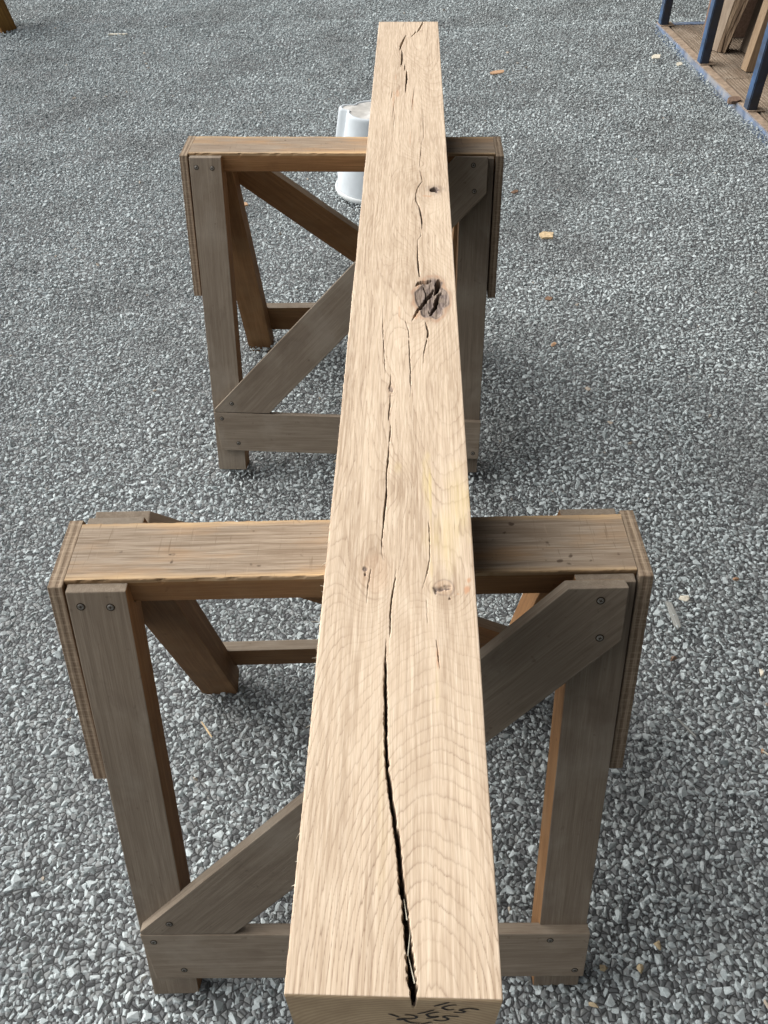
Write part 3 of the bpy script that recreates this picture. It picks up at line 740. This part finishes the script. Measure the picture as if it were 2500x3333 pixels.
def make_sawhorse():
    root = empty("sawhorse")
    X2 = Vector((1, 0, 0)); Z2 = Vector((0, 0, 1)); Y2 = Vector((0, 1, 0))
    # top rail, chafed along its upper edges
    Lr, Wr, Hr = 0.687, 0.0945, 0.042
    n, m = 150, 16
    us = np.linspace(-Lr / 2, Lr / 2, n)
    # closed profile round the section
    prof = []
    b = 0.0016
    hw = Wr / 2
    for t in np.linspace(-hw + b, hw - b, m): prof.append((t, 0.0, 0))
    prof += [(hw - b * .3, -b * .3, 2), (hw, -b, 2), (hw, -b - 0.004, 2)]
    for t in np.linspace(-0.010, -Hr + b, 5): prof.append((hw, t, 1))
    for t in np.linspace(hw - b, -hw + b, 6): prof.append((t, -Hr, 1))
    for t in np.linspace(-Hr + b, -0.010, 5): prof.append((-hw, t, 1))
    prof += [(-hw, -b - 0.004, 2), (-hw, -b, 2), (-hw + b * .3, -b * .3, 2)]
    k = len(prof)
    V = np.zeros((n, k, 3))
    for j, (py, pz, q) in enumerate(prof):
        V[:, j, 0] = us; V[:, j, 1] = py; V[:, j, 2] = pz
        if q == 2:
            chip = np.clip(vn(us / 0.012, us * 0 + (1 if py > 0 else 5), 90) - .62, 0, 1) * 0.009 + (vn(us / 0.004, us * 0 + 2, 91) - .5) * 0.0009
            V[:, j, 1] -= np.sign(py) * chip * (1.0 if pz > -0.004 else 0.3); V[:, j, 2] -= chip * 0.55 * (1 if pz > -0.003 else 0.0)
        elif q == 0:
            V[:, j, 2] += (vn(us / 0.06, us * 0 + py / 0.02, 92) - .5) * 0.0010
    F, MI = [], []
    for i in range(n - 1):
        for j in range(k):
            j2 = (j + 1) % k
            F.append((i * k + j, (i + 1) * k + j, (i + 1) * k + j2, i * k + j2)); q = max(prof[j][2], 0)
            MI.append(0 if prof[j][2] == 0 and prof[j2][2] == 0 else (2 if 2 in (prof[j][2], prof[j2][2]) and prof[j2][1] > -0.0045 else 1))
    me = bpy.data.meshes.new("top_rail"); ends = [list(range(k)), [(n - 1) * k + j for j in range(k)][::-1]]
    me.from_pydata(V.reshape(-1, 3).tolist(), [], [list(f) for f in F] + ends)
    me.polygons.foreach_set("material_index", np.array(MI + [1, 1], np.int32))
    bmx = bmesh.new(); bmx.from_mesh(me); bmesh.ops.recalc_face_normals(bmx, faces=bmx.faces); bmx.to_mesh(me); bmx.free()
    o = link("top_rail", me, root, [M_RAIL, M_INNER, M_EDGE]); o.location = (0, 0, ZT)
    tag(o, "top rail scuffed pale grey with chafed orange edges")
    # legs, rotated half a turn for the far pair
    for side in (0, 1):
        Rz = Matrix.Rotation(math.pi * side, 4, 'Z')
        for x0, x1 in ((-0.340, -0.268), (0.268, 0.340)):
            zt = 0.7235; th = 0.050
            pts = [(leg_y(zt), zt), (-0.0478, zt), (-0.0478, 0.6845), (leg_y(0.6845) + th, 0.6845), (leg_y(-0.014) + th, -0.014), (leg_y(-0.014), --0.004)]
            # local axes: u up the leg, v across the thickness
            m = frame((x0, leg_y(0), 0), SL, NO, Vector((1, 0, 0)))
            inv = m.inverted()
            poly = [tuple((inv @ Vector((x0, y, z)))[:2]) for y, z in pts]
            me = prism(poly, x1 - x0, 0.0014, 2)
            mm = Rz @ m
            fn = (lambda s: (lambda nrm, p: 1 if (abs(nrm.x) > 0.7 or nrm.y * (1 if s == 0 else -1) > 0.5) else 0))(side)
            board("leg", root, me, mm, [M_WEATH, M_INNER], fn)
        # brace from the lower left leg to the upper right leg
        zl = lambda z: z / SL.z
        m = frame((0, leg_y(0), 0), Vector((1, 0, 0)), SL, NO)
        m.translation += NO * 0.0006
        bp = [(-0.334, zl(0.160)), (-0.194, zl(0.1575)), (0.3255, zl(0.656)), (0.3255, zl(0.728)), (0.254, zl(0.728)), (-0.334, zl(0.1655))]
        if side: bp = [(x + 0.015, min(y, zl(0.702))) for x, y in bp]
        # turn so that the grain runs along the brace
        ang = math.atan2(zl(0.656) - zl(0.1575), 0.5195)
        rot = Matrix.Rotation(ang, 4, 'Z'); ri = rot.inverted()
        me = prism([tuple((ri @ Vector((x, y, 0)))[:2]) for x, y in bp], 0.0195, 0.0013, 2)
        fb = (lambda s: (lambda nrm, p: 1 if nrm.y * (1 if s == 0 else -1) > 0.6 else 0))(side)
        board("brace", root, me, Rz @ m @ rot, [M_WEATH, M_INNER], fb)
        sp = [(-0.324, zl(0.061)), (0.341, zl(0.045)), (0.342, zl(0.141)), (-0.335, zl(0.1590))]
        me = prism(sp, 0.0200, 0.0013, 2)
        board("stretcher", root, me, Rz @ m, [M_WEATH, M_INNER], fb)
        # screws
        sc = [(-0.3246, 0.7045, 0), (-0.2892, 0.703, 0), (0.2935, 0.712, 1), (0.298, 0.661, 1), (-0.3165, 0.1435, 1), (-0.279, 0.080, 1), (-0.288, 0.182, 1), (0.282, 0.129, 1), (0.326, 0.060, 1)]
        if side: sc[2] = (0.3085, 0.686, 1); sc[3] = (0.3120, 0.648, 1)
        for x, z, lay in sc:
            so = link("screw", SCREW, root)
            so.matrix_local = Rz @ (Matrix.Translation(Vector((x, leg_y(z), z)) + NO * (0.0002 if lay == 0 else 0.0204)) @ m.to_3x3().to_4x4() @ Matrix.Rotation(x * 40, 4, 'Z'))
        # plywood end plates
        m = frame((0.3442, 0, 0), Vector((0, 1, 0)), Vector((0, 0, 1)), Vector((1, 0, 0)))
        gp = [(-0.150, 0.428), (0.150, 0.428), (0.055, 0.7262), (-0.055, 0.7262)]
        me = prism(gp, 0.0180, 0.0008, 1)
        board("end_plate", root, me, Rz @ m, [M_WEATH, M_PLY], lambda nrm, p: 0 if abs(nrm.x) > 0.8 else 1)
    return root

h1 = make_sawhorse()
tag(h1, "larger looking brown wooden sawhorse nearest the camera under the beam", "sawhorse", "sawhorses under the beam")
h1.location = (0.01127, 0.5302, 0); h1.rotation_euler = (0, 0, 0.0427)
h2 = copy_tree(h1)
tag(h2, "farther brown wooden sawhorse under the beam, in front of the white bucket", "sawhorse", "sawhorses under the beam")
h2.location = (-0.07425, 1.7511, 0); h2.rotation_euler = (0, 0, -0.0027)

# ------------------------------------------------------------------ upturned bucket
def bucket():
    root = empty("bucket", (-0.057, 3.150, 0.0))
    tag(root, "upturned white plastic bucket with dusty base behind the farther sawhorse", "bucket")
    Hb = 0.300; n = 96
    def sec(t):                       # t = 0 at the ground, 1 at the top
        R = 0.157 + (0.106 - 0.157) * t
        th = np.linspace(0, 2 * math.pi, n, endpoint=False)
        r = np.full(n, R)
        a0 = math.radians(163); dl = 0.5 * (1 + math.tanh((t - .18) * 9))
        # projecting pipe-like lug
        cx, cy, rl = math.cos(a0) * (R + 0.006 * dl), math.sin(a0) * (R + 0.006 * dl), 0.030
        for i, a in enumerate(th):
            bb = math.cos(a) * cx + math.sin(a) * cy; disc = bb * bb - (cx * cx + cy * cy - rl * rl)
            if disc > 0 and bb > 0:
                r[i] = max(R, R + (bb + math.sqrt(disc) - R) * dl)
        # moulded groove beside the lug
        for s in (-1, 1):
            g = np.abs(((th - (a0 + s * 0.40)) + math.pi) % (2 * math.pi) - math.pi)
            r -= 0.007 * dl * np.exp(-(g / 0.07) ** 2)
        return np.stack([r * np.cos(th), r * np.sin(th)], 1)
    rows = []
    for t in list(np.linspace(0.035, 0.955, 22)): rows.append((sec(t), Hb * t))
    top = sec(0.965)
    for q, dz in ((0.993, 0.975), (0.975, 0.990), (0.945, 1.0), (0.90, 1.0), (0.88, 0.988)): rows.append((top * q, Hb * dz))
    V, F = [], []
    for s, z in rows: V += [(x, y, z) for x, y in s]
    for i in range(len(rows) - 1):
        for j in range(n): F.append((i * n + j, i * n + (j + 1) % n, (i + 1) * n + (j + 1) % n, (i + 1) * n + j))
    me = bpy.data.meshes.new("bucket_wall"); me.from_pydata(V, [], F)
    for p in me.polygons: p.use_smooth = True
    link("bucket_wall", me, root, [simple("white_plastic", (0.49, 0.535, 0.565), 0.85, 0.2, scale=14, var=0.06, dirt=(0.44, 0.48, 0.51), dirt_amt=0.55, bumps=0.03)])
    # base, facing up
    V = [(x * 0.88, y * 0.88, Hb * 0.988) for x, y in top]; c = len(V)
    V += [(x * 0.45, y * 0.45, Hb * 0.982) for x, y in top]; V.append((0, 0, Hb * 0.982)); F = []
    for j in range(n):
        F.append((j, (j + 1) % n, c + (j + 1) % n, c + j)); F.append((c + j, c + (j + 1) % n, 2 * n))
    me = bpy.data.meshes.new("bucket_base"); me.from_pydata(V, [], F)
    tag(link("bucket_base", me, root, [simple("dusty_plastic", (0.40, 0.39, 0.365), 0.8, 0.3, scale=28, var=0.12, dirt=(0.80, 0.80, 0.78), dirt_amt=0.6, bumps=0.15)]), "dusty grey base of the bucket")
    # rim at the ground
    V, F = [], []; pr = [(0.156, 0.014), (0.161, 0.013), (0.163, 0.010), (0.163, -0.004), (0.156, -0.006)]
    for r, z in pr: V += [(r * math.cos(2 * math.pi * j / n), r * math.sin(2 * math.pi * j / n), z) for j in range(n)]
    for i in range(len(pr) - 1):
        for j in range(n): F.append((i * n + j, (i + 1) * n + j, (i + 1) * n + (j + 1) % n, i * n + (j + 1) % n))
    me = bpy.data.meshes.new("bucket_rim"); me.from_pydata(V, [], F)
    for p in me.polygons: p.use_smooth = True
    link("bucket_rim", me, root, [simple("cream_plastic", (0.52, 0.55, 0.55), 0.85, 0.2, scale=14, var=0.06)])
bucket()

# ------------------------------------------------------------------ steel rack on the right
def box_mesh(x0, x1, y0, y1, z0, z1, bevel=0.002, seg=2):
    bm = bmesh.new()
    v = [bm.verts.new((x, y, z)) for x in (x0, x1) for y in (y0, y1) for z in (z0, z1)]
    for f in ((0, 1, 3, 2), (4, 6, 7, 5), (0, 4, 5, 1), (2, 3, 7, 6), (0, 2, 6, 4), (1, 5, 7, 3)): bm.faces.new([v[i] for i in f])
    bmesh.ops.recalc_face_normals(bm, faces=bm.faces)
    if bevel: bmesh.ops.bevel(bm, geom=bm.edges[:], offset=bevel, segments=seg, affect='EDGES')
    me = bpy.data.meshes.new("box"); bm.to_mesh(me); bm.free()
    return me

# ------------------------------------------------------------------ unseen slabs added to cut sky light above, right and behind
M_BLOCKER = simple("dark_blocker", (0.15, 0.125, 0.10), 0.85, 0.2, scale=3, var=0.2)
def light_blockers():
    def slab(name, label, x0, x1, y0, y1, z0, z1):
        me = box_mesh(x0, x1, y0, y1, z0, z1, 0.01)
        tag(link(name, me, None, [M_BLOCKER]), label, None, None, "structure")
    slab("blocker_top", "unseen dark slab added overhead to block sky light", 0.10, 6.0, -4.0, 13.0, 3.30, 3.45)
    slab("blocker_right", "unseen dark slab added far right to block sky light", 5.6, 5.75, -4.0, 13.0, -0.05, 3.297)
    slab("blocker_back", "unseen dark slab added behind the camera to block light", -0.15, 5.597, -4.0, -3.85, -0.05, 3.297)
light_blockers()

def rack():
    # local u runs along the front edge towards the camera, v goes in to the right
    A = Vector((1.500, 5.250, 0)); ang = math.atan2(-(5.235 - 3.944), 1.642 - 1.510)
    root = empty("steel_rack", A, ang)
    tag(root, "blue painted steel timber rack with grooved board deck at the upper right", "rack")
    Lr = 3.0; D = 0.92
    o = link("base_rail", box_mesh(0, Lr, 0.0, 0.050, -0.03, 0.024, 0.003), root, [M_BLUED, M_DUST])
    for p in o.data.polygons: p.material_index = 1 if p.normal.z > 0.7 else 0
    tag(o, "low blue base rail chipped and dusty along the gravel")
    o = link("base_rail", box_mesh(0, Lr, D, D + 0.05, -0.03, 0.024, 0.003), root, [M_BLUED])
    o = link("base_rail", box_mesh(0, 0.05, 0.0505, D - 0.0005, -0.03, 0.0235, 0.003), root, [M_BLUED])
    for u in (0.012, 0.672, 1.312, 1.97, 2.62):
        po = link("post", box_mesh(u, u + 0.050, 0.004, 0.052, 0.0245, 1.9, 0.004), root, [M_BLUESHADE, M_BLUE])
        for p in po.data.polygons: p.material_index = 1 if p.normal.y < -0.6 else 0  # lit blue on the outer face, shade painted into the others
        link("foot_plate", box_mesh(u - 0.012, u + 0.062, 0.003, 0.085, 0.0243, 0.0285, 0.001), po, [M_DUST])
    for u in (0.012, 1.312, 2.62):
        link("post", box_mesh(u, u + 0.050, D, D + 0.048, 0.0245, 1.9, 0.004), root, [M_BLUESHADE])
    link("top_beam", box_mesh(0, Lr, 0.004, 0.052, 1.9005, 1.95, 0.003), root, [M_BLUE])
    # grooved deck boards, two lengths end to end
    bw = 0.120; bi = 0
    for r in range(7):
        v0 = 0.066 + r * (bw + 0.0035)
        for u0, u1 in ((0.052, 0.930), (0.9335, 1.93), (1.9335, 2.98)):
            n = 7; prof = [(0, 0.016)]; gw = bw / n
            prof = [(0.0, -0.004)]
            for q in range(n):
                prof += [(gw * q + 0.0015, 0.023), (gw * (q + 1) - 0.0055, 0.023), (gw * (q + 1) - 0.0045, 0.017), (gw * (q + 1) - 0.0005, 0.017)]
            prof = prof[:-2] + [(bw, 0.023), (bw, -0.004)]
            k = len(prof)
            V = [(u0, v0 + a, z) for a, z in prof] + [(u1, v0 + a, z) for a, z in prof]
            F = [(j, (j + 1) % k, k + (j + 1) % k, k + j) for j in range(k)] + [tuple(range(k))[::-1], tuple(range(k, 2 * k))]
            me = bpy.data.meshes.new("deck_board"); me.from_pydata(V, [], F)
            bmx = bmesh.new(); bmx.from_mesh(me); bmesh.ops.recalc_face_normals(bmx, faces=bmx.faces); bmx.to_mesh(me); bmx.free()
            b = link("deck_board", me, root, [M_DECK]); b.location.z = random.uniform(-0.0015, 0.0015)
    return root, ang, A
_, RANG, RA = rack()

def loft_timber(name, label, base, top, h, mats, slots, z0=0.026, jitter=0.0, cat="timber", group="timbers standing in the rack"):
    """four-sided timber lofted from a base to a top outline (world xy)"""
    n = 26; V = []; rr = random.Random(name + label)
    ctr = Vector((sum(p[0] for p in base) / 4, sum(p[1] for p in base) / 4, z0))
    m = 6
    for i in range(n + 1):
        t = i / n
        for s in range(4):
            for q in range(m):
                f = q / m
                a = Vector(base[s]).lerp(Vector(base[(s + 1) % 4]), f); b = Vector(top[s]).lerp(Vector(top[(s + 1) % 4]), f)
                p = a.lerp(b, t)
                j = jitter * (slots[s] == 1) * (vn(np.array(i * .35 + s * 7), np.array(q * .9), 5) - .5) * (0 if q == 0 else 1)
                V.append((p.x - ctr.x + float(j), p.y - ctr.y - float(j), h * t))
    k = 4 * m; F = []; MI = []
    for i in range(n):
        for j in range(k):
            F.append((i * k + j, i * k + (j + 1) % k, (i + 1) * k + (j + 1) % k, (i + 1) * k + j)); MI.append(slots[j // m])
    F += [tuple(range(k))[::-1], tuple(range(n * k, n * k + k))]; MI += [0, 0]
    me = bpy.data.meshes.new(name); me.from_pydata(V, [], F); me.polygons.foreach_set("material_index", np.array(MI, np.int32))
    bmx = bmesh.new(); bmx.from_mesh(me); bmesh.ops.recalc_face_normals(bmx, faces=bmx.faces); bmx.to_mesh(me); bmx.free()
    # grain runs up the timber: turn the mesh so that its length lies on local x
    me.transform(Matrix.Rotation(math.pi / 2, 4, 'Y'))
    o = link(name, me, None, mats); o.location = ctr; o.rotation_euler = (0, -math.pi / 2, 0)
    return tag(o, label, cat, group)

loft_timber("oak_timber", "thick greyish oak timber with waney edge standing beside the middle rack post",
            [(1.672, 4.815), (1.715, 4.735), (1.752, 4.712), (1.800, 4.80)],
            [(1.650, 4.95), (1.840, 4.66), (2.02, 4.60), (2.05, 4.95)], 1.5, [M_GREYOAK, M_BARK], (0, 1, 0, 0), jitter=0.03)
loft_timber("oak_timber", "narrow dim grey plank standing in the dark gap of the rack",
            [(1.846, 4.77), (1.862, 4.690), (1.900, 4.690), (1.90, 4.78)],
            [(2.03, 4.85), (2.06, 4.70), (2.11, 4.70), (2.11, 4.86)], 1.5, [M_GREYOAK, M_BARK], (0, 0, 0, 0))
loft_timber("pine_timber", "orange brown softwood board standing just right of the dim grey plank",
            [(1.902, 4.692), (1.904, 4.680), (1.960, 4.690), (1.96, 4.76)],
            [(2.12, 4.72), (2.123, 4.70), (2.23, 4.71), (2.23, 4.86)], 1.5, [M_ORANGE, M_BARK], (0, 0, 0, 0))
loft_timber("gap_shade_board", "near-black backing added for the shade in the gap between the rack timbers",
            [(1.70, 5.00), (1.70, 4.97), (2.22, 4.97), (2.22, 5.00)],
            [(1.70, 5.10), (1.70, 5.07), (2.40, 5.07), (2.40, 5.10)], 1.7, [M_PEBB, M_BARK], (0, 0, 0, 0), cat="board")  # near-black panel standing in for the shade deep in the gap
loft_timber("oak_timber", "pale tan board leaning behind the nearest visible rack post",
            [(1.770, 4.47), (1.782, 4.42), (1.87, 4.42), (1.87, 4.47)],
            [(1.88, 4.56), (1.892, 4.48), (2.10, 4.48), (2.10, 4.56)], 1.2, [M_PALE, M_BARK], (0, 0, 0, 0))
loft_timber("oak_timber", "pale peach board at the right edge of the photo inside the rack",
            [(1.855, 4.22), (1.860, 4.14), (1.98, 4.14), (1.98, 4.22)],
            [(1.865, 4.25), (1.870, 4.16), (2.06, 4.16), (2.06, 4.25)], 1.2, [M_PALE, M_BARK], (0, 0, 0, 0))

# ------------------------------------------------------------------ brown timber frame at the far left
def far_frame():
    root = empty("timber_frame", (-2.33, 5.27, 0))
    tag(root, "dark brown stained timber trestle corner standing at the far upper left", "trestle")
    d = Vector((-0.20, 0.02, 0.98)).normalized(); a = Vector((math.cos(0.95), math.sin(0.95), 0)); a = (a - d * a.dot(d)).normalized(); b = d.cross(a)
    m = frame((0, 0, 0), d, a, b)
    me = prism([(-0.02, -0.05), (1.1, -0.05), (1.1, 0.05), (-0.02, 0.05)], 0.10, 0.003)
    o = link("leg", me, root, [M_FARBROWN]); o.matrix_local = m @ Matrix.Translation((0, 0, -0.05))
    me = prism([(-0.9, 0.0), (0.25, 0.0), (0.25, 0.09), (-0.9, 0.09)], 0.045, 0.002)
    o = link("cross_board", me, root, [M_FARBROWN]); o.location = (0.0, 0.12, 0.16); o.rotation_euler = (math.pi / 2, 0, 0.12)
    me = prism([(-0.02, -0.05), (1.1, -0.05), (1.1, 0.05), (-0.02, 0.05)], 0.10, 0.003)
    o = link("leg", me, root, [M_FARBROWN]); o.matrix_local = Matrix.Translation((-0.85, 0.05, 0)) @ m @ Matrix.Translation((0, 0, -0.05))
far_frame()

# ------------------------------------------------------------------ litter on the gravel
def chip(name, label, x, y, L_, Wd, T, rz, mat, cat="wood chip", tilt=0.15, z=0.008, group="wood chips on the gravel", seed=0):
    rr = random.Random(seed + int(x * 1000)); n = 9
    poly = []
    for i in range(n):
        a = 2 * math.pi * i / n; c, s = math.cos(a), math.sin(a)
        q = 1 / max(abs(c), abs(s)) ** 0.75 * rr.uniform(0.8, 1.02)
        poly.append((c * q * L_ / 2, s * q * Wd / 2))
    me = prism(poly, T, min(T * .2, 0.0008), 1, 0.0008, seed)
    o = link(name, me, None, [mat]); o.location = (x, y, z); o.rotation_euler = (tilt, -tilt * .6, rz)
    return tag(o, label, cat, group)
chip("wood_chip", "flat orange wood chip lying right of the beam's far end", 0.528, 4.464, 0.078, 0.034, 0.006, 0.05, M_CHIPO)
chip("wood_chip", "largest tan bark-edged wood chip lying right of the farther sawhorse", 0.589, 2.721, 0.056, 0.040, 0.008, -0.2, M_CHIP)
chip("wood_chip", "whitish oval chip near the rack, left one of the pair", 1.391, 4.702, 0.050, 0.048, 0.006, -0.3, M_CHIPW)
chip("wood_chip", "small whitish square chip near the rack, right one of the pair", 1.487, 4.586, 0.034, 0.032, 0.006, 0.2, M_CHIPW)
chip("wood_chip", "dull pinkish chip left of the white bucket near the sawhorse leg", -0.57, 2.963, 0.040, 0.028, 0.006, 0.4, M_CHIPO)
chip("wood_chip", "brown clod of bark wedged at the foot of the nearest visible rack post", 1.618, 4.03, 0.070, 0.045, 0.016, 0.1, M_PEBB, z=0.018)
chip("dry_leaf", "dark brown flake of bark just right of the farther sawhorse post top", 0.503, 3.085, 0.036, 0.018, 0.004, 0.5, M_LEAF, "bark flake", group="bark flakes")
chip("dry_leaf", "brown curled flake of bark right of the farther sawhorse lower leg", 0.548, 2.29, 0.026, 0.020, 0.004, -0.5, M_LEAF, "bark flake", group="bark flakes")
chip("dry_leaf", "reddish brown flake of bark on gravel beyond the near sawhorse's right end", 0.533, 2.023, 0.024, 0.012, 0.004, 0.9, M_CHIPO, "bark flake", group="bark flakes")

def stick(name, label, x, y, L_, Wd, T, rz, mat, z=0.008, group=None):
    me = prism([(-L_ / 2, -Wd * .35), (-L_ * .1, -Wd / 2), (L_ * .35, -Wd * .48), (L_ / 2, -Wd * .15), (L_ * .46, Wd * .4), (0.1 * L_, Wd / 2), (-L_ * .42, Wd * .42)], T, min(T, Wd) * .2, 2)
    o = link(name, me, None, [mat]); o.location = (x, y, z); o.rotation_euler = (0.08, 0.03, rz)
    return tag(o, label, "stick", group)
stick("stick", "short grey weathered stick lying right of the near sawhorse", 0.675, 0.978, 0.075, 0.015, 0.008, math.radians(-83), M_STICK, 0.009)
stick("stick", "white sliver of wood lying on gravel in the upper left", -1.603, 5.097, 0.110, 0.016, 0.008, 0.1, M_CHIPW, 0.008)
stick("stick", "thin pale straw of wood under the near sawhorse left of the beam", -0.312, 0.677, 0.045, 0.0035, 0.003, -0.9, M_CHIP, 0.011)
stick("stick", "thin grey splinter lying on gravel right of the near sawhorse's right leg", 0.640, 0.700, 0.050, 0.004, 0.004, -0.95, M_STICK, 0.011)
stick("stick", "thin cream splinter at the right edge of the gravel", 0.790, 0.640, 0.040, 0.003, 0.003, -0.7, M_CHIPW, 0.011)

PEB = stone_shapes(6)
def pebble(label, x, y, r, mat, i):
    v, f = PEB[i % 6]
    me = mesh_np("pebble", v * r * np.array([1, 1.1, 1.35]), f); me.shade_flat()
    o = link("pebble", me, None, [mat]); o.location = (x, y, 0.009); o.rotation_euler = (0.2, 0.1, i * 1.3)
    tag(o, label, "pebble", "odd coloured pebbles")
pebble("cream white pebble just beyond the grey stick, right of the near sawhorse", 0.712, 1.029, 0.0150, M_PEBW, 0)
pebble("cream pebble at the right edge of the gravel", 0.825, 0.832, 0.0130, M_PEBW, 1)
pebble("small orange pebble up and right of the cream white pebble", 0.843, 1.088, 0.0095, M_PEBO, 2)
pebble("brown lumpy stone below the grey stick", 0.653, 0.867, 0.0140, M_PEBB, 3)
pebble("ochre pebble farthest right of the four by the near sawhorse's foot", 0.503, 0.300, 0.0110, M_PEBY, 4)
pebble("ochre yellow pebble closest to the near sawhorse's right foot", 0.410, 0.263, 0.0110, M_PEBY, 5)
pebble("round beige pebble in the middle of the ochre ones at bottom right", 0.468, 0.264, 0.0095, M_PEBY, 6)
pebble("beige pebble right of the beam's near end", 0.384, 0.208, 0.0105, M_PEBY, 7)
pebble("small rust orange pebble at lower right of the gravel", 0.778, 0.655, 0.0075, M_PEBO, 8)
